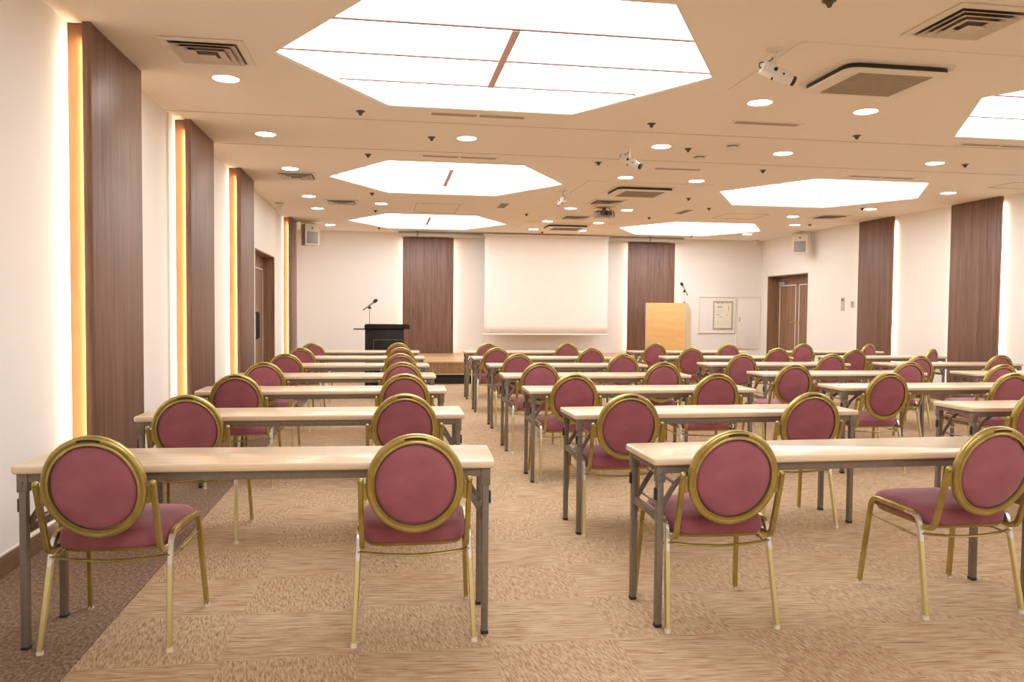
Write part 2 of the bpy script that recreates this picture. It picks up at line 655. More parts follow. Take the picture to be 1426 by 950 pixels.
ordn = ['nearest', 'second', 'third', 'fourth', 'fifth', 'sixth', 'farthest']
for i, (a, b) in enumerate([(4.88, 5.82), (7.20, 8.12), (9.55, 10.47), (14.40, 15.28)]):
    wall_board('dark walnut board with glowing edges on the left wall, ' + ['closest to camera', 'second along from camera', 'just before the left doorway', 'beyond the left doorway'][i], 'L', a, b)
for i, (a, b) in enumerate([(7.32, 8.25), (9.64, 10.60), (11.97, 12.91)]):
    if i == 0:
        continue
    wall_board('dark walnut board with glowing edges on the right wall, ' + ['', 'farther from the right doorway', 'closer to the right doorway'][i], 'R', a, b)
wall_board('dark walnut board behind the stage, beside the black lectern', 'B', .32, 1.38, .395, 2.81)
wall_board('dark walnut board behind the stage, beside the beech podium', 'B', 5.18, 6.24, .395, 2.81)

# ------------------------------------------------------------------ stage
SY, SZ = 13.85, .395
st = thing('stage', 'low wooden stage with curled-grain front and black kick board', 'stage', (3.2, 15.2, 0))
sx0, sx1 = .02 - 3.2, 6.45 - 3.2
sy0, sy1 = SY - 15.2, YB - 15.2
obj('stage_floor', MB().box(sx0, sx1, sy0 - .01, sy1 - .003, SZ - .03, SZ, .004), 'stagetop', st)
fm = MB()
nP = 50
for i in range(nP):
    a = sx0 + (sx1 - sx0) * i / nP
    b = sx0 + (sx1 - sx0) * (i + 1) / nP
    fm.box(a + .003, b - .003, sy0 + .01, sy0 + .03, .178, SZ - .03)
obj('front_panel', fm, 'stagefront', st)
obj('stage_frame', MB().box(sx0 + .01, sx1 - .01, sy0 + .02, sy1 - .004, .165, SZ - .031), 'cream_side', st, 0)
obj('edge_strip', MB().box(sx0, sx1, sy0 + .005, sy0 + .02, .165, .178), 'cream_side', st, 0)
obj('kick_board', MB().box(sx0 + .05, sx1 - .05, sy0 + .07, sy1 - .005, 0.0, .165), 'kick', st, 0)

# ------------------------------------------------------------------ projection screen and the long roller case
sc = thing('projection_screen', 'large blank white projection screen pulled down from the ceiling', 'projection screen', (3.317, 16.27, 0))
w2 = 1.322
fab = MB()
nx, nz = 24, 12
g = [[None] * (nz + 1) for _ in range(nx + 1)]
for i in range(nx + 1):
    for j in range(nz + 1):
        x = -w2 + 2 * w2 * i / nx
        z = .82 + (2.90 - .82) * j / nz
        g[i][j] = fab.b.verts.new((x, 0, z))
for i in range(nx):
    for j in range(nz):
        fab.b.faces.new((g[i][j], g[i + 1][j], g[i + 1][j + 1], g[i][j + 1]))
fo = obj('screen_fabric', fab, 'screen', sc)
md = fo.modifiers.new('th', 'SOLIDIFY')
md.thickness = .002
obj('bottom_bar', MB().cyl((-w2 - .03, 0, .81), (w2 + .03, 0, .81), .014), 'white', sc)
obj('roller', MB().cyl((-w2 - .02, .03, 2.87), (w2 + .02, .03, 2.87), .032), 'white', sc)

rc = thing('screen_rail', 'long grey ceiling-hung roller case running behind the screen', 'screen case', (3.3, 16.42, H))
obj('case', MB().cyl((-3.07, 0, -.065), (3.07, 0, -.065), .043, n=20), 'lightgrey', rc)
obj('mount_board', MB().box(-3.07, 3.07, .0, .06, -.02, 0), 'lightgrey', rc, 0)
for x in (-2.68, 2.3):
    h = MB()
    h.box(x - .02, x + .02, -.05, .05, -.012, 0)
    h.box(x - .008, x + .008, -.05, -.038, -.13, 0)
    h.box(x - .03, x + .03, -.05, -.038, -.075, -.06)
    obj('hanger', h, 'slotd', rc, 0)

# ------------------------------------------------------------------ lecterns and microphones
lc = thing('lectern', 'black wooden lectern with side shelf standing left of the stage', 'lectern', (-.045, 13.32, 0))
X = lambda v: v + .045
obj('body', MB().box(X(-.355), X(.275), -.2, .22, .03, .99, .004), 'black', lc)
tp = MB()
tp.prism([(X(-.36) + (.02 if k in (0,) else 0), z) for k, z in enumerate(())] or [(X(-.36), -.23), (X(.365), -.23), (X(.365), .25), (X(-.36), .25)], .985, 1.0)
tp.sweep(fillet([(X(-.352), -.235, .97), (X(-.352), -.235, 1.052), (X(.36), -.235, 1.052), (X(.36), -.235, .98)], .03), .008, .012, side=(0, 1, 0))
tp.box(X(-.355), X(.362), -.24, -.222, .982, 1.055, .004)
tp.box(X(-.355), X(-.337), -.235, .2, .985, 1.045, .003)
tp.box(X(.345), X(.362), -.235, .2, .985, 1.045, .003)
obj('top', tp, 'black', lc)
obj('plinth', MB().box(X(-.37), X(.29), -.215, .235, 0, .03, .004), 'black', lc)
fp = MB()
fp.box(X(-.22), X(.25), -.206, -.2, .80, .806)
fp.box(X(-.22), X(.25), -.206, -.2, .12, .126)
fp.box(X(-.22), X(-.214), -.206, -.2, .12, .806)
fp.box(X(.244), X(.25), -.206, -.2, .12, .806)
obj('panel_molding', fp, 'slotd', lc, 0)
vs = MB()
for k in range(5):
    vs.box(X(-.345 + k * .018), X(-.337 + k * .018), -.208, -.2, .06, .93, .002)
obj('corner_fluting', vs, 'dark', lc, 0)['label'] = 'fluted dark corner strip'
obj('side_shelf', MB().box(X(-.545), X(-.355), -.12, .16, .965, .982, .004), 'black', lc)


def microphone(label, loc, h, lean, rz):
    t = thing('microphone', label, 'microphone', loc, rz)
    b = MB()
    b.lathe([(0, 0), (.04, 0), (.04, .008), (.02, .02), (.012, .05), (.010, .06), (0, .06)], 16)
    obj('base', b, 'dark', t)
    b = MB().cyl((0, 0, .05), (0, 0, h), .0065, n=8)
    obj('stand', b, 'chrome', t)
    b = MB()
    b.box(-.014, .014, -.018, .018, h - .025, h + .03, .005)
    b.cyl((-.03, 0, h - .01), (.03, 0, h - .01), .012, n=10)
    obj('clip', b, 'dark', t)
    R_ = Matrix.Translation((0, 0, h + .035)) @ Matrix.Rotation(lean, 4, 'Y')
    b = MB().lathe([(0, -.11), (.011, -.11), (.013, -.02), (.018, .07), (.018, .085)], 14, R_)
    obj('handle', b, 'chrome', t)
    b = MB().lathe([(.016, .08), (.026, .095), (.031, .12), (.026, .145), (.012, .16), (0, .162)], 14, R_)
    obj('grille_head', b, 'dark', t)
    b = MB().lathe([(0, -.13), (.012, -.13), (.012, -.108), (0, -.108)], 12, R_)
    obj('cable_plug', b, 'dark', t)


microphone('silver microphone on thin stand rising from the black lectern', (-.285, 13.3, 1.0), .335, radians(52), 0)

pd = thing('podium', 'tall pale beech podium with steel corner strips on the stage', 'podium', (5.62, 15.25, SZ), radians(-33))
pw, pdp, ph = .41, .24, 1.09
obj('front_panel', MB().box(-pw, pw, -pdp, -pdp + .03, .0, ph, .003), 'beech', pd)
for s in (-1, 1):
    sd = MB()
    x0, x1 = sorted((s * pw, s * (pw - .025)))
    sd.rings([[Vector((x, y, z)) for y, z in ((-pdp + .03, 0), (pdp, 0), (pdp, ph - .14), (-pdp + .12, ph - .002), (-pdp + .03, ph - .002))] for x in (x0, x1)])
    obj('side_panel', sd, 'cream_side', pd, 0)
    x0, x1 = sorted((s * (pw + .003), s * (pw - .02)))
    obj('corner_strip', MB().box(x0, x1, -pdp - .004, -pdp + .012, 0, ph + .001, .002), 'lightgrey', pd)['label'] = 'brushed steel corner strip'
tp = MB()
tp.rings([[Vector((x, y, z)) for y, z in ((-pdp + .03, ph - .03), (-pdp + .12, ph - .03), (pdp - .01, ph - .17), (pdp - .01, ph - .15), (-pdp + .12, ph - .008), (-pdp + .03, ph - .008))] for x in (-pw + .026, pw - .026)])
obj('sloping_top', tp, 'beech', pd, 0)
obj('shelf', MB().box(-pw + .026, pw - .026, -pdp + .031, pdp - .03, .55, .57), 'beech', pd, 0)
microphone('silver microphone on thin stand rising above the beech podium', (5.90, 15.12, SZ + 1.09 - .03), .27, radians(-30), 0)

# ------------------------------------------------------------------ notice board
nb = thing('notice_board', 'white wall panel holding a small framed notice, right of the podium', 'notice board', (7.29, YB, 1.25))
fr = MB()
for a, b, c, d in ((-.435, .435, .385, .41), (-.435, .435, -.41, -.385), (-.435, -.41, -.385, .385), (.41, .435, -.385, .385)):
    fr.box(a, b, -.026, 0, c, d, .003)
obj('surround', fr, 'beige', nb)
obj('panel', MB().box(-.41, .41, -.012, 0, -.385, .385), 'white', nb, 0)
fr = MB()
for a, b, c, d in ((-.095, .365, .285, .315), (-.095, .365, -.315, -.285), (-.095, -.075, -.285, .285), (.335, .365, -.285, .285)):
    fr.box(a, b, -.034, -.012, c, d, .003)
obj('notice_frame', fr, 'frame', nb)
pp = obj('notice_paper', MB().box(-.075, .335, -.016, -.012, -.285, .285), 'paper', nb, 0)
ik = MB()
for a, b, c, d in ((-.01, .05, .262, .27), (.08, .14, .262, .27), (-.05, .2, .09, .094), (-.03, .07, .0, .012), (.05, .13, -.05, -.04), (.20, .206, -.03, .03), (.24, .246, -.03, .03), (-.04, .1, .05, .054), (-.04, .28, -.15, -.147), (-.04, .28, -.2, -.197)):
    ik.box(a, b, -.0175, -.016, c, d)
obj('ink_lines', ik, 'ink', pp, 0)
ik = MB().box(.26, .285, -.0175, -.016, .10, .2).box(.20, .29, -.0175, -.016, .24, .246)
obj('red_marks', ik, 'pinkink', pp, 0)
ik = MB().box(.0, .12, -.0175, -.016, .15, .2)
obj('violet_stamp', ik, 'violet', pp, 0)


# ------------------------------------------------------------------ speakers
def speaker(label, loc, rz, arm):
    t = thing('loudspeaker', label, 'speaker', loc, rz)
    sh = .385
    b = MB()
    b.rings([[Vector((x, y, z)) for x, y in ((-.14, -.13), (.14, -.13), (.10, .13), (-.10, .13))] for z in (-sh, 0)])
    bx = obj('cabinet', b, 'beige', t, 0)
    obj('grille', MB().box(-.11, .11, -.137, -.13, -sh + .03, -.14, .003), 'grey', t)
    obj('tweeter', MB().lathe([(0, 0), (.018, 0), (.018, .008), (0, .008)], 14, Matrix.Translation((0, -.13, -.075)) @ Matrix.Rotation(pi / 2, 4, 'X')), 'slotd', t)
    b = MB()
    b.sweep(fillet([(-.155, 0, -.2), (-.155, 0, .025), (.155, 0, .025), (.155, 0, -.2)], .02), .004, .014, side=(0, 1, 0))
    b.sweep([(0, 0, .025), (0, 0, arm)], .012)
    b.box(-.06, .06, -.04, .04, arm - .008, arm, .002)
    obj('bracket', b, 'beige', t)


speaker('white wall speaker at the far left corner, hung beside a walnut board', (-1.42, 15.05, H - .06), radians(30), .06)
speaker('white wall speaker hung above the right doorway', (8.09, 14.6, H - .06), radians(-34), .06)

# ------------------------------------------------------------------ wall fittings
t = thing('wall_switch', 'beige switch plate on the right wall near the doorway', 'switch', (XR, 13.47, 1.48))
obj('plate', MB().box(-.012, 0, -.055, .055, -.12, .12, .004), 'lightgrey', t)
obj('display', MB().box(-.016, -.012, -.035, .035, .05, .10, .002), 'slotd', t)
t = thing('thermostat', 'small grey thermostat beside the switch plate on the right wall', 'thermostat', (XR, 13.14, 1.475))
obj('case', MB().box(-.022, 0, -.05, .05, -.055, .055, .004), 'lightgrey', t)
obj('dial_cover', MB().box(-.027, -.022, -.035, .035, -.015, .045, .002), 'grey', t)
t = thing('wall_outlet', 'small cream outlet low on the right wall between walnut boards', 'outlet', (XR, 10.74, .28))
obj('plate', MB().box(-.01, 0, -.04, .04, -.06, .06, .003), 'beige', t)
obj('socket', MB().box(-.013, -.01, -.02, .02, -.035, .035, .002), 'ventm', t)
for lb, loc, sg in (('small cream sensor box at the ceiling above the left doorway', (-1.63, 12.55, H), 1), ('small cream sensor box at the ceiling in the far right corner', (8.08, 16.5, H), -1)):
    t = thing('motion_sensor', lb, 'sensor', loc)
    obj('mount', MB().box(-.06, .06, -.05, .05, -.02, 0, .004), 'ventm', t)
    obj('body', MB().lathe([(0, -.10), (.032, -.10), (.038, -.06), (.046, -.02), (0, -.02)], 16), 'beige', t)
    obj('lens', MB().sphere((0, 0, -.1), .022), 'white', t)

# ------------------------------------------------------------------ hexagonal ceiling lights
hexlab = ['hexagonal glowing ceiling light above the aisle, largest and nearest, thick centre bar',
          'hexagonal glowing ceiling light above the aisle, middle of its row',
          'hexagonal glowing ceiling light above the aisle, closest to the stage',
          'hexagonal glowing ceiling light cut by the right picture edge',
          'hexagonal glowing ceiling light over the right tables, middle of its row',
          'hexagonal glowing ceiling light over the right side, closest to the podium',
          'unseen hexagonal fill light added overhead at the camera end, aisle side',
          'unseen hexagonal fill light added overhead at the camera end, right side']
for k, (cx, cy) in enumerate(HEXC):
    t = thing('ceiling_light', hexlab[k], 'ceiling light', (cx, cy, H), 0, 'hexagonal ceiling lights')
    s = .995
    d = MB().prism([(a * s, b * s) for a, b in HEXP], .032, .045)
    obj('diffuser', d, 'hex', t, 0)
    fr = MB()
    for i in range(6):
        p, q = Vector((*HEXP[i], 0)), Vector((*HEXP[(i + 1) % 6], 0))
        pi_, qi = p * .988, q * .988
        fr.rings([[p * .999 + Vector((0, 0, z)), q * .999 + Vector((0, 0, z)), qi + Vector((0, 0, z)), pi_ + Vector((0, 0, z))] for z in (.004, .030)])
    obj('frame', fr, 'beige', t, 0)
    for yy in (-.6, 0, .6):
        hw = 1.48 - abs(yy) * .6 - .02
        obj('divider', MB().box(-hw, hw, yy - .013, yy + .013, .026, .0325), 'pink', t, 0)
    bw = .024 if cx < 3 else .006
    obj('centre_bar', MB().box(-bw - .01, bw - .01, -.594, .594, .018, .030), 'pinkbar', t, 0)

# ------------------------------------------------------------------ downlights
DL = [(-1.13, 5.89, 'left wall side, beside the square vent'), (-1.12, 7.67, 'left wall side, by the second walnut board'),
      (-1.11, 9.48, 'left wall side, between the second and third walnut boards'), (-1.11, 11.71, 'left wall side, level with the left doorway'),
      (-1.11, 13.08, 'left wall side, past the doorway'), (-1.08, 15.56, 'left wall side, by the left speaker'),
      (.74, 7.48, 'between the two nearest aisle hexagon lights'), (-.09, 12.29, 'between the two farthest aisle hexagon lights'),
      (2.84, 5.78, 'below the nearest ceiling camera'), (3.79, 5.87, 'beyond the nearest air conditioner'),
      (2.65, 7.47, 'beside the middle ceiling camera'), (3.97, 7.55, 'beyond the round ceiling detectors'),
      (5.80, 7.71, 'between the two nearest right hexagon lights'), (2.84, 9.26, 'just before the middle air conditioner, aisle side'),
      (3.77, 9.33, 'just before the middle air conditioner, right side'), (7.39, 9.54, 'above the nearer right walnut board'),
      (2.85, 12.18, 'beside the ceiling projector, aisle side'), (3.77, 12.19, 'beside the ceiling projector, right side'),
      (3.81, 14.05, 'before the farthest air conditioner, right side'), (2.85, 14.0, 'before the farthest air conditioner, aisle side'),
      (2.86, 15.42, 'above the screen, aisle side of the air conditioner'), (3.84, 15.42, 'above the screen, podium side of the air conditioner'),
      (6.71, 12.38, 'between the two farthest right hexagon lights, inner one'), (7.37, 13.52, 'above the right doorway approach'),
      (7.31, 15.32, 'in the far right corner'), (7.37, 11.24, 'above the farther right walnut board')]
for x, y, lb in DL:
    t = thing('downlight', 'round recessed downlight ' + lb, 'downlight', (x, y, H), 0, 'round downlights')
    obj('trim_ring', MB().lathe([(.088, 0), (.102, 0), (.100, -.006), (.090, -.006)], 32, closed=True), 'ceiling', t)
    obj('lens', MB().lathe([(0, -.001), (.089, -.001), (.089, -.004), (0, -.005)], 32), 'down', t)


# ------------------------------------------------------------------ air conditioning
def cassette(label, x, y):
    t = thing('air_conditioner', label, 'air conditioner', (x, y, H), 0, 'ceiling cassette air conditioners')

    def rr(hx, hy, r, n=6, ox=0, oy=0):
        out = []
        for cx_, cy_, a0 in ((hx - r, hy - r, 0), (-hx + r, hy - r, 90), (-hx + r, -hy + r, 180), (hx - r, -hy + r, 270)):
            for k in range(n + 1):
                a = radians(a0 + 90 * k / n)
                out.append((cx_ + ox + r * cos(a), cy_ + oy + r * sin(a)))
        return out
    V = lambda pts, z: [Vector((a, b, z)) for a, b in pts]
    obj('ceiling_plate', MB().rings([V(rr(.83, .54, .03), z) for z in (-.008, 0)]), 'ceiling', t, 30)
    b = MB().rings([V(rr(.405, .33, .09), -.008), V(rr(.405, .33, .09), -.016), V(rr(.39, .315, .085), -.020)])
    obj('bezel', b, 'beige', t, 30)
    obj('air_gap', MB().rings([V(rr(.368, .292, .08), z) for z in (-.018, -.052)]), 'dark', t, 30)
    b = MB().rings([V(rr(.375, .30, .08), -.050), V(rr(.38, .305, .08), -.055), V(rr(.372, .297, .075), -.064), V(rr(.35, .275, .07), -.066)])
    obj('cover_panel', b, 'beige', t, 30)
    b = MB().box(-.265, .265, -.235, .235, -.069, -.065)
    gr = obj('return_grille', b, 'filter', t, 0)
    b = MB()
    for k in range(13):
        yy = -.225 + k * .0372
        b.box(-.262, .262, yy - .002, yy + .002, -.0715, -.069)
    obj('grille_slats', b, 'filter', gr, 0)


cassette('ceiling cassette air conditioner, nearest and largest in view', 3.28, 4.99)
cassette('ceiling cassette air conditioner, middle of three', 3.30, 10.12)
cassette('ceiling cassette air conditioner just above the projection screen', 3.33, 14.66)


def diffuser(label, x, y, s=.25):
    t = thing('air_vent', label, 'vent', (x, y, H), 0, 'square ceiling vents')
    k = s / .25

    def sqr(a0, z0, a1, z1, th=.006):
        loops = []
        for a, z in ((a0, z0), (a1, z1), (a1, z1 + th), (a0, z0 + th)):
            loops.append([Vector((a * k, a * k, z)), Vector((-a * k, a * k, z)), Vector((-a * k, -a * k, z)), Vector((a * k, -a * k, z))])
        mb = MB()
        mb.rings(loops, closed=True)
        return mb
    obj('flange', sqr(.25, -.008, .205, -.012), 'beige', t, 0)
    obj('duct', MB().box(-.2 * k, .2 * k, -.2 * k, .2 * k, -.004, -.001), 'slotd', t, 0)
    for a, b_, z in ((.193, .150, -.022), (.158, .108, -.028), (.118, .066, -.034)):
        obj('cone', sqr(a, z - .003, b_, z + .012, .003), 'ventm', t, 0)
    obj('centre_plate', MB().box(-.055 * k, .055 * k, -.055 * k, .055 * k, -.044, -.040), 'ventm', t, 0)


diffuser('square louvred ceiling vent near the left wall, largest in view', -1.12, 5.30)
diffuser('square louvred ceiling vent above the gap between left walnut boards', -1.09, 9.95)
diffuser('square louvred ceiling vent level with the left doorway', -.68, 12.2)
diffuser('square louvred ceiling vent at the top right above the nearest air conditioner', 3.2, 4.0)
diffuser('square louvred ceiling vent just beyond the middle air conditioner', 3.2, 11.35)
diffuser('square louvred ceiling vent beyond the ceiling projector', 3.2, 13.3)
diffuser('square louvred ceiling vent above the farther right walnut board', 7.3, 12.25)


def slot(label, x, y, L, n):
    t = thing('slot_vent', label, 'vent', (x, y, H), 0, 'long slot vents')
    w_ = L / n
    fr = MB()
    fr.box(-L / 2 - .02, L / 2 + .02, -.055, -.04, -.006, 0)
    fr.box(-L / 2 - .02, L / 2 + .02, .04, .055, -.006, 0)
    for i in range(n + 1):
        xx = -L / 2 + i * w_
        fr.box(xx - .012, xx + .012, -.04, .04, -.006, 0)
    obj('frame', fr, 'ceiling', t, 0)
    for i in range(n):
        xx = -L / 2 + i * w_
        obj('slot', MB().box(xx + .012, xx + w_ - .012, -.04, .04, -.0062, -.001), 'slotl', t, 0)


slot('long double slot vent beyond the nearest aisle hexagon light', .745, 6.60, .80, 2)
slot('long double slot vent before the middle aisle hexagon light', .755, 8.40, .80, 2)
slot('single slot vent beyond the nearest air conditioner', 3.21, 6.40, .6, 1)
slot('single slot vent before the middle air conditioner', 3.25, 8.6, .56, 1)
slot('long double slot vent before the middle right hexagon light', 5.79, 8.62, .84, 2)
slot('long double slot vent beyond the nearest right hexagon light', 5.80, 6.80, .84, 2)
for lb, x, y in (('small dark grille plate before the farthest aisle hexagon light', 1.76, 12.1), ('small dark grille plate beside the farthest right hexagon light', 4.72, 12.2)):
    t = thing('slot_vent', lb, 'vent', (x, y, H), 0)
    obj('frame', MB().box(-.07, .07, -.26, .26, -.006, 0, .002), 'ventm', t)
    obj('slot', MB().box(-.055, .055, -.24, .24, -.008, -.006), 'slotd', t, 0)

# hatches (thin outline frames flush with the ceiling)
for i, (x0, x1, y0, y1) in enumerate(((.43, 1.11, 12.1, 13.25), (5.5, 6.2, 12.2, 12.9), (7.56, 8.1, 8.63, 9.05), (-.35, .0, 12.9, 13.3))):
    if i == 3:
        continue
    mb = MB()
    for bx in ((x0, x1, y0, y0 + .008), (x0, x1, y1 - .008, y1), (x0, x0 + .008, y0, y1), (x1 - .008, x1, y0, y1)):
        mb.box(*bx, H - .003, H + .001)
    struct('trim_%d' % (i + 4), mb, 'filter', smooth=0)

# ------------------------------------------------------------------ sprinklers
SP = [(-.22, 6.65, 'left of the nearest double slot vent'), (.41, 7.51, 'left of the aisle downlight'), (2.25, 6.60, 'beyond the right tip of the nearest hexagon light'),
      (2.27, 8.40, 'left of the middle ceiling camera'), (-.20, 8.46, 'before the left edge of the middle aisle hexagon light'), (-.21, 11.23, 'beyond the left edge of the middle aisle hexagon light'),
      (-.19, 13.15, 'before the left edge of the farthest aisle hexagon light'), (-.16, 15.9, 'above the black lectern'), (3.13, 15.9, 'right above the screen middle'),
      (2.30, 13.06, 'beyond the farthest ceiling camera'), (4.23, 6.68, 'right of the single slot vent'), (2.95, 7.53, 'before the round ceiling detectors'),
      (4.22, 8.48, 'near the left tip of the middle right hexagon light'), (6.17, 7.72, 'right of the downlight between right hexagon lights'),
      (7.21, 11.19, 'touching the downlight over the farther right board'), (4.94, 11.70, 'beyond the middle right hexagon light'),
      (4.44, 13.07, 'left of the farthest right hexagon light'), (2.27, 3.86, 'at the top picture edge'), (4.23, 10.75, 'right of the middle air conditioner'),
      (7.60, 13.4, 'beside the downlight near the right doorway'), (6.36, 15.95, 'above the beech podium'), (7.62, 8.3, 'above the gap before the nearer right board')]
for x, y, lb in SP:
    t = thing('sprinkler', 'small bronze ceiling sprinkler ' + lb, 'sprinkler', (x, y, H), 0, 'ceiling sprinklers')
    obj('escutcheon', MB().lathe([(0, 0), (.038, 0), (.036, -.004), (.018, -.010), (0, -.010)], 16), 'sprk', t)
    obj('head', MB().lathe([(0, -.010), (.024, -.010), (.014, -.024), (.012, -.032), (.004, -.036), (0, -.037)], 12), 'sprk', t)

for lb, x, y in (('round ceiling detector, nearer of the pair', 3.30, 7.27), ('round ceiling detector, farther of the pair', 3.20, 7.85)):
    t = thing('ceiling_detector', lb, 'detector', (x, y, H), 0, 'round ceiling detectors')
    obj('base', MB().lathe([(0, 0), (.075, 0), (.072, -.012), (0, -.012)], 24), 'beige', t)
    obj('chamber', MB().lathe([(0, -.012), (.052, -.012), (.052, -.024), (0, -.024)], 24), 'slotd', t)
    obj('cap', MB().lathe([(0, -.024), (.058, -.024), (.052, -.036), (.02, -.042), (0, -.042)], 24), 'beige', t)


# ------------------------------------------------------------------ ceiling cameras
def ceiling_camera(label, x, y, az, el):
    t = thing('ceiling_camera', label, 'camera', (x, y, H), 0, 'ceiling-mounted cameras')
    t.scale = (.7, .7, .74)
    obj('base', MB().lathe([(0, 0), (.075, 0), (.07, -.012), (.03, -.018), (.03, -.03), (0, -.03)], 24), 'beige', t)
    obj('stem', MB().cyl((0, 0, -.02), (0, 0, -.14), .013), 'beige', t)
    R_ = Matrix.Translation((0, 0, -.19)) @ Matrix.Rotation(az, 4, 'Z') @ Matrix.Rotation(el, 4, 'Y')
    obj('housing', MB().box(-.12, .12, -.055, .055, -.045, .045, .008, mtx=R_), 'white', t)
    b = MB()
    b.rings([[R_ @ Vector((.12, .045 * cos(a), .037 * sin(a))) for a in [2 * pi * q / 20 for q in range(20)]], [R_ @ Vector((.165, .048 * cos(a), .042 * sin(a))) for a in [2 * pi * q / 20 for q in range(20)]]])
    obj('lens_hood', b, 'white', t)
    b = MB()
    b.rings([[R_ @ Vector((.163, .045 * cos(a), .040 * sin(a))) for a in [2 * pi * q / 20 for q in range(20)]], [R_ @ Vector((.195, .045 * cos(a), .040 * sin(a))) for a in [2 * pi * q / 20 for q in range(20)]]])
    obj('lens', b, 'dark', t)
    for s in (-1, 1):
        b = MB()
        p, q = R_ @ Vector((-.01, s * .055, .01)), R_ @ Vector((-.01, s * .066, .01))
        b.cyl(p, q, .016)
        obj('side_knob', b, 'dark', t)
        b = MB().cyl(R_ @ Vector((.07, s * .055, .0)), R_ @ Vector((.07, s * .062, .0)), .009)
        obj('adjuster', b, 'dark', t)
    b = MB().sweep(fillet([(0, 0, -.05), tuple(R_ @ Vector((-.07, 0, .07))), tuple(R_ @ Vector((-.16, 0, .02))), tuple(R_ @ Vector((-.13, 0, -.02))), tuple(R_ @ Vector((-.118, 0, 0)))], .03), .005, n=6)
    obj('cable', b, 'dark', t)
    b = MB().cyl(R_ @ Vector((0, 0, -.045)), R_ @ Vector((0, 0, -.065)), .008)
    obj('lower_knob', b, 'dark', t)


ceiling_camera('white ceiling camera hanging beside the nearest air conditioner', 2.36, 4.62, radians(-8), radians(22))
ceiling_camera('white ceiling camera hanging by the middle right downlight', 2.35, 7.55, radians(-32), radians(27))
ceiling_camera('white ceiling camera hanging right of the middle aisle hexagon light', 2.33, 10.45, radians(97), radians(10))

pj = thing('ceiling_projector', 'dark grey ceiling projector in a mesh cage above the room centre', 'projector', (3.34, 12.0, H))
pj.scale = (.8, .8, .66)
obj('mount', MB().box(-.03, .03, -.03, .03, -.09, 0).box(-.16, .14, -.12, .12, -.1, -.085), 'slate', pj, 0)
obj('body', MB().box(-.13, .13, -.15, .15, -.21, -.11, .01), 'slate', pj)
b = MB()
for i in range(7):
    a = -.15 + i * .05
    b.box(a - .004, a + .004, -.165, -.158, -.235, -.085)
    b.box(a - .004, a + .004, .158, .165, -.235, -.085)
for i in range(5):
    z = -.235 + i * .035
    b.box(-.154, .154, -.165, -.158, z - .004, z + .004)
for s in (-1, 1):
    b.box(s * .15 - .004, s * .15 + .004, -.165, .165, -.239, -.231)
    b.box(s * .15 - .004, s * .15 + .004, -.165, .165, -.09, -.085)
obj('cage', b, 'slate', pj, 0)
obj('lens', MB().cyl((.0, -.15, -.16), (.0, -.175, -.16), .035), 'dark', pj)
obj('power_cord', MB().sweep(fillet([(.1, .02, -.01), (.13, -.03, -.06), (.15, -.17, -.1), (.17, -.17, -.24)], .03), .007, n=6), 'dark', pj)


# ------------------------------------------------------------------ tables
def make_table():
    t = thing('folding_table', 'x', 'table')
    L, D, T, Z = 1.8, .385, .03, .70
    # rounded-corner top
    def rr(inset, z):
        r = .022
        out = []
        for cx_, cy_, a0 in ((L - r, D - r, 0), (r, D - r, 90), (r, r, 180), (L - r, r, 270)):
            for k in range(5):
                a = radians(a0 + 22.5 * k)
                out.append(Vector((cx_ + (r - inset) * cos(a), cy_ + (r - inset) * sin(a), z)))
        return out
    e = .007
    obj('tabletop', MB().rings([rr(e, Z - T), rr(.002, Z - T + .003), rr(0, Z - T + e), rr(0, Z - e), rr(.002, Z - .002), rr(e, Z)]), 'lam', t, 50)
    for y in (.032, D - .032):
        obj('frame_rail', MB().box(.02, L - .02, y - .012, y + .012, Z - T - .034, Z - T, .002), 'slate', t)
    for x in (.028, L - .028):
        obj('end_rail', MB().box(x - .009, x + .009, .045, D - .045, Z - T - .026, Z - T, .002), 'slate', t)
    lx, ly = .036, .034
    for sx, x in ((1, lx), (-1, L - lx)):
        for sy, y in ((1, ly), (-1, D - ly)):
            lg = obj('leg', MB().box(x - .0135, x + .0135, y - .016, y + .016, .012, Z - T, .004), 'slate', t)
            obj('foot_cap', MB().box(x - .0145, x + .0145, y - .017, y + .017, 0, .014, .003), 'dark', lg)
            bk = MB().box(x - .019, x + .019, y - .0185, y + .0185, .60, Z - T, .003)
            bk.cyl((x, y - .022, .635), (x, y + .022, .635), .005, n=8)
            obj('leg_bracket', bk, 'slate', lg)
            obj('latch', MB().box(*(sorted((x - sx * .0135, x - sx * .022))), y - .009, y + .009, .525, .575, .002), 'dark', lg)
            yy = y + sy * .022
            br = MB().sweep(fillet([(x + sx * .008, yy, .475), (x + sx * .075, yy, .585), (x + sx * .155, yy, .648), (x + sx * .21, yy, .650)], .03), .004, .011, side=(0, 1, 0), rect=True)
            obj('brace', br, 'slate', t)
        obj('crossbar', MB().box(x - .010, x + .010, ly + .016, D - ly - .016, .437, .470, .003), 'slate', t)
        obj('spreader_rod', MB().cyl((x + sx * .075, ly + .02, .585), (x + sx * .075, D - ly - .02, .585), .006, n=10), 'lightgrey', t)
        obj('pivot_rod', MB().cyl((x + sx * .022, ly + .02, .49), (x + sx * .022, D - ly - .02, .49), .0045, n=8), 'slate', t)
    return t


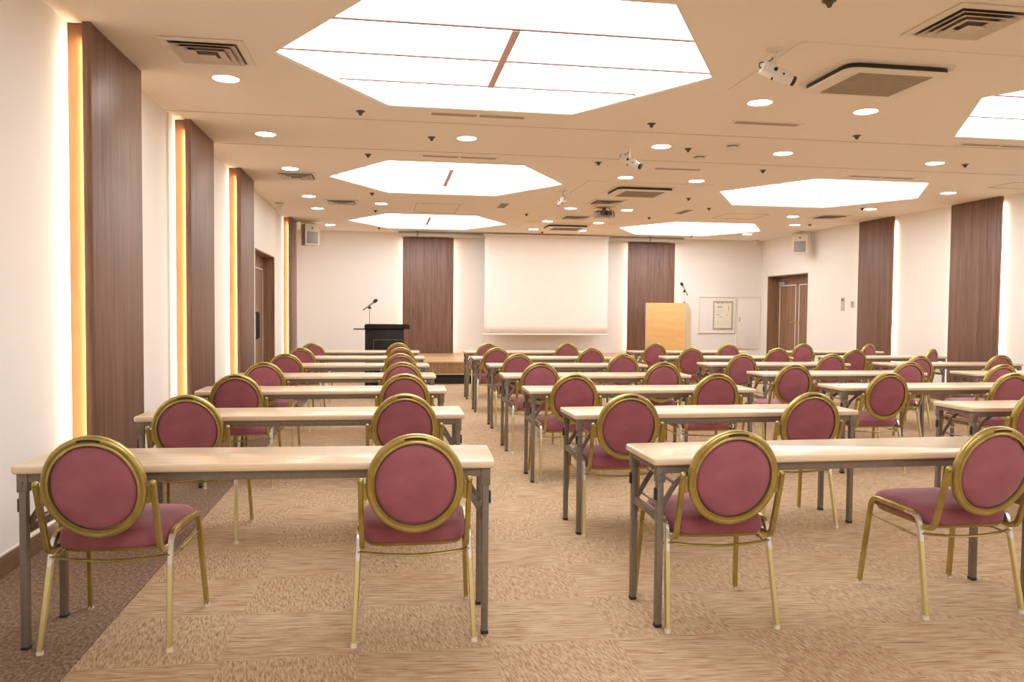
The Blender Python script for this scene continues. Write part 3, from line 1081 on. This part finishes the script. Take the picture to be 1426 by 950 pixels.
TABLES = {
('L',1):(-1.375,3.140,-0.0454),('L',2):(-1.358,4.517,-0.0180),('L',3):(-1.357,5.879,-0.0099),('L',4):(-1.356,7.187,-0.0070),
('L',5):(-1.341,8.581,-0.0013),('L',6):(-1.325,9.990,-0.0037),('L',7):(-1.333,11.440,-0.0041),
('R',1):(1.066,3.027,0.0144),('R',2):(1.067,4.385,0.0189),('R',3):(1.052,5.782,-0.0140),('R',4):(1.056,7.124,-0.0191),
('R',5):(1.105,8.530,-0.0178),('R',6):(1.079,9.932,-0.0150),('R',7):(1.120,11.411,-0.0129),
('C',2):(3.696,4.492,-0.0010),('C',3):(3.618,5.831,-0.0069),('C',4):(3.642,7.215,0.0132),('C',5):(3.674,8.607,0.0137),
('C',6):(3.678,9.987,-0.0014),('C',7):(3.696,11.460,0.0106),
('D',4):(5.907,7.157,0.0077),('D',5):(5.947,8.565,0.0090),('D',6):(6.061,10.024,0.0220),('D',7):(6.052,11.464,0.0141)}
BLK = {'L': 'left wall block', 'R': 'block right of aisle', 'C': 'third block from left', 'D': 'far right block'}
tb = make_table()
first = True
for (c, r), (x, y, rz) in TABLES.items():
    o = tb if first else copy_tree(tb)
    first = False
    o.location = (x, y, 0)
    o.rotation_euler = (0, 0, rz)
    o['label'] = 'cream-topped folding table, %s row from camera, %s' % (ordn[r - 1], BLK[c])
    o['group'] = 'folding tables in rows'


# ------------------------------------------------------------------ chairs
def make_chair():
    t = thing('banquet_chair', 'x', 'chair')
    # seat
    def sup(s, z, dy=0):
        out = []
        n = 44
        for k in range(n):
            a = 2 * pi * k / n
            ca, sa = cos(a), sin(a)
            e = 2 / 5.0
            px = math.copysign(abs(ca) ** e, ca)
            py = math.copysign(abs(sa) ** e, sa)
            yy = .235 + .212 * s * py
            wx = (.200 + .022 * (yy / .45)) * s
            out.append(Vector((wx * px, yy + dy, z + .012 * (yy - .2))))
        return out
    obj('seat', MB().rings([sup(.93, .386), sup(.985, .392), sup(1, .402), sup(1, .425), sup(.985, .440), sup(.94, .451), sup(.84, .459), sup(.6, .466), sup(.3, .469), sup(.05, .470)]), 'velvet', t, 60)
    obj('seat_pan', MB().rings([sup(.94, .376), sup(.96, .388)]), 'gold', t, 40)
    # frame: leg - rail - leg
    for s in (-1, 1):
        rear = fillet([(s * .231, -.004, .012), (s * .214, .078, .425), (s * .2135, .17, .428)], .055, 8)
        front = fillet([(s * .240, .452, .012), (s * .2205, .398, .432), (s * .219, .30, .430)], .055, 8)
        for pth, mm in ((rear, 'goldworn'), (front, 'gold')):
            lg = obj('leg', MB().sweep(pth, .0095, .0115, side=(1, 0, 0), rect=True), mm, t, 35)
            p = pth[0]
            if mm == 'goldworn':
                lg['label'] = 'pale gold rear leg with worn silver bend'
            obj('foot_cap', MB().cyl((p.x, p.y, 0), (p.x, p.y, .018), .0135, .0125, 12), 'beige', lg)
        obj('side_rail', MB().sweep([(s * .2135, .165, .428), (s * .219, .305, .430)], .0095, .0115, side=(1, 0, 0), rect=True), 'gold', t)
        a, b = Vector((s * .2175, .062, .330)), Vector((s * .2240, .408, .348))
        st_ = MB().cyl(a, b, .0045, n=8)
        mid = a.lerp(b, .3)
        st_.cyl(mid, a.lerp(b, .36), .008, n=8)
        obj('stretcher', st_, 'gold', t)
        # back upright, hooks forward under the seat
        up_ = fillet([(s * .203, .10, .382), (s * .200, .004, .378), (s * .2025, -.078, .648)], .045, 8)
        u = obj('upright', MB().sweep(up_, .0095, .012, side=(1, 0, 0), rect=True), 'gold', t, 35)
        obj('finial', MB().sphere((s * .2025, -.0795, .655), .0125, 8), 'gold', u)
        br = MB().rings([[Vector((s * x_, -.0665 - (z_ - .61) * .18 + dy, z_)) for x_, z_ in ((.196, .645), (.196, .582), (.181, .578), (.172, .60), (.176, .648))] for dy in (-.006, .006)])
        obj('bracket', br, 'gold', t, 0)
    xb = [(-.216, .058, .350), (-.13, .040, .342), (0, .030, .337), (.13, .040, .342), (.216, .058, .350)]
    obj('rear_crossbar', MB().sweep(fillet(xb, .05, 4), .010, .005, side=(0, 1, 0)), 'gold', t, 50)
    obj('front_crossbar', MB().cyl((-.217, .40, .405), (.217, .40, .405), .008, n=8), 'gold', t)
    # round back, leaning
    Mr = Matrix.Translation((0, -.079, .641)) @ Matrix.Rotation(radians(90 + 11.5), 4, 'X') @ Matrix.Diagonal((.975, 1.05, 1, 1))
    # local z of lathe points to -y (rear) after this rotation
    prof = [(.159, -.017), (.178, -.019), (.186, -.014), (.1885, 0), (.186, .010), (.181, .015), (.174, .0145), (.1665, .0125), (.1625, .016), (.158, .016), (.1565, .011), (.1565, -.014)]
    obj('back_frame', MB().lathe(prof, 72, Mr, closed=True), 'gold', t, 50)
    cu = MB()
    cu.lathe([(0, .019), (.06, .0185), (.11, .0165), (.140, .0125), (.152, .007), (.1555, .0), (.1555, -.008), (.152, -.022), (.135, -.036), (.10, -.043), (.05, -.046), (0, -.047)], 56, Mr)
    obj('back_cushion', cu, 'velvet', t, 70)
    # hand slot at the top of the ring (rear side)
    sl = MB()
    pts = []
    R1, R2 = .1725, .1805
    n = 12
    ha = .215
    for k in range(n + 1):
        a = -ha + 2 * ha * k / n
        pts.append((R2 * sin(a), R2 * cos(a)))
    for k in range(5):
        a = pi * (k + 1) / 6
        c = Vector((.5 * (R1 + R2) * sin(ha), .5 * (R1 + R2) * cos(ha)))
        pts.append((c.x + .004 * sin(a) * 1.2, c.y + .004 * cos(a)))
    for k in range(n + 1):
        a = ha - 2 * ha * k / n
        pts.append((R1 * sin(a), R1 * cos(a)))
    for k in range(5):
        a = pi * (k + 1) / 6
        c = Vector((-.5 * (R1 + R2) * sin(ha), .5 * (R1 + R2) * cos(ha)))
        pts.append((c.x - .004 * sin(a) * 1.2, c.y - .004 * cos(a)))
    Ms = Mr @ Matrix.Rotation(0, 4, 'Z')
    sl.prism([(x_, y_) for x_, y_ in pts], .0135, .0163, Ms)
    obj('hand_slot', sl, 'dark', t, 0)
    return t


CH = {
('L',1,0):(-1.035,3.10,-.06),('L',1,1):(0.108,3.028,-.01),('L',2,0):(-1.045,4.475,0),('L',2,1):(0.098,4.45,0),
('L',3,0):(-1.045,5.85,0),('L',3,1):(0.128,5.85,0),('L',4,0):(-1.050,7.15,0),('L',4,1):(0.137,7.15,0),
('L',5,0):(-1.035,8.52,0),('L',5,1):(0.142,8.53,0),('L',6,0):(-1.020,9.82,0),('L',6,1):(0.170,9.94,0),
('L',7,0):(-1.010,11.184,0),('L',7,1):(0.160,11.35,0),
('R',1,0):(1.352,2.99,-.04),('R',1,1):(2.490,2.985,.01),('R',2,0):(1.350,4.365,0),('R',2,1):(2.450,4.350,0),
('R',3,0):(1.372,5.770,0),('R',3,1):(2.470,5.740,0),('R',4,0):(1.364,7.053,0),('R',4,1):(2.530,7.08,0),
('R',5,0):(1.408,8.518,0),('R',5,1):(2.560,8.43,0),('R',6,0):(1.365,9.920,0),('R',6,1):(2.570,9.84,0),
('R',7,0):(1.438,11.300,0),('R',7,1):(2.605,11.36,0),
('C',2,0):(4.005,4.40,0),('C',3,0):(3.925,5.785,0),('C',3,1):(4.955,5.70,0),('C',4,0):(3.656,6.755,0),('C',4,1):(5.04,7.09,0),
('C',5,0):(3.982,8.503,0),('C',5,1):(5.06,8.48,0),('C',6,0):(3.962,9.975,0),('C',6,1):(5.14,9.90,0),
('C',7,0):(3.980,11.444,0),('C',7,1):(5.010,11.15,0),
('D',4,0):(5.719,6.69,0),('D',5,0):(5.887,8.09,0),('D',5,1):(7.06,8.27,0),('D',6,0):(6.032,9.55,0),('D',6,1):(7.19,9.66,.5),
('D',7,0):(6.344,11.40,0),('D',7,1):(7.38,11.35,.4)}
ch = make_chair()
first = True
for (c, r, i), (x, y, rz) in CH.items():
    o = ch if first else copy_tree(ch)
    first = False
    o.location = (x, y, 0)
    o.rotation_euler = (0, 0, rz)
    extra = ', turned askew' if rz > .3 else ''
    o['label'] = 'rose velvet round-backed gold chair, %s seat, %s row from camera, %s' % ('left right'.split()[i], ordn[r - 1], BLK[c]) + extra
    o['group'] = 'round-backed banquet chairs'
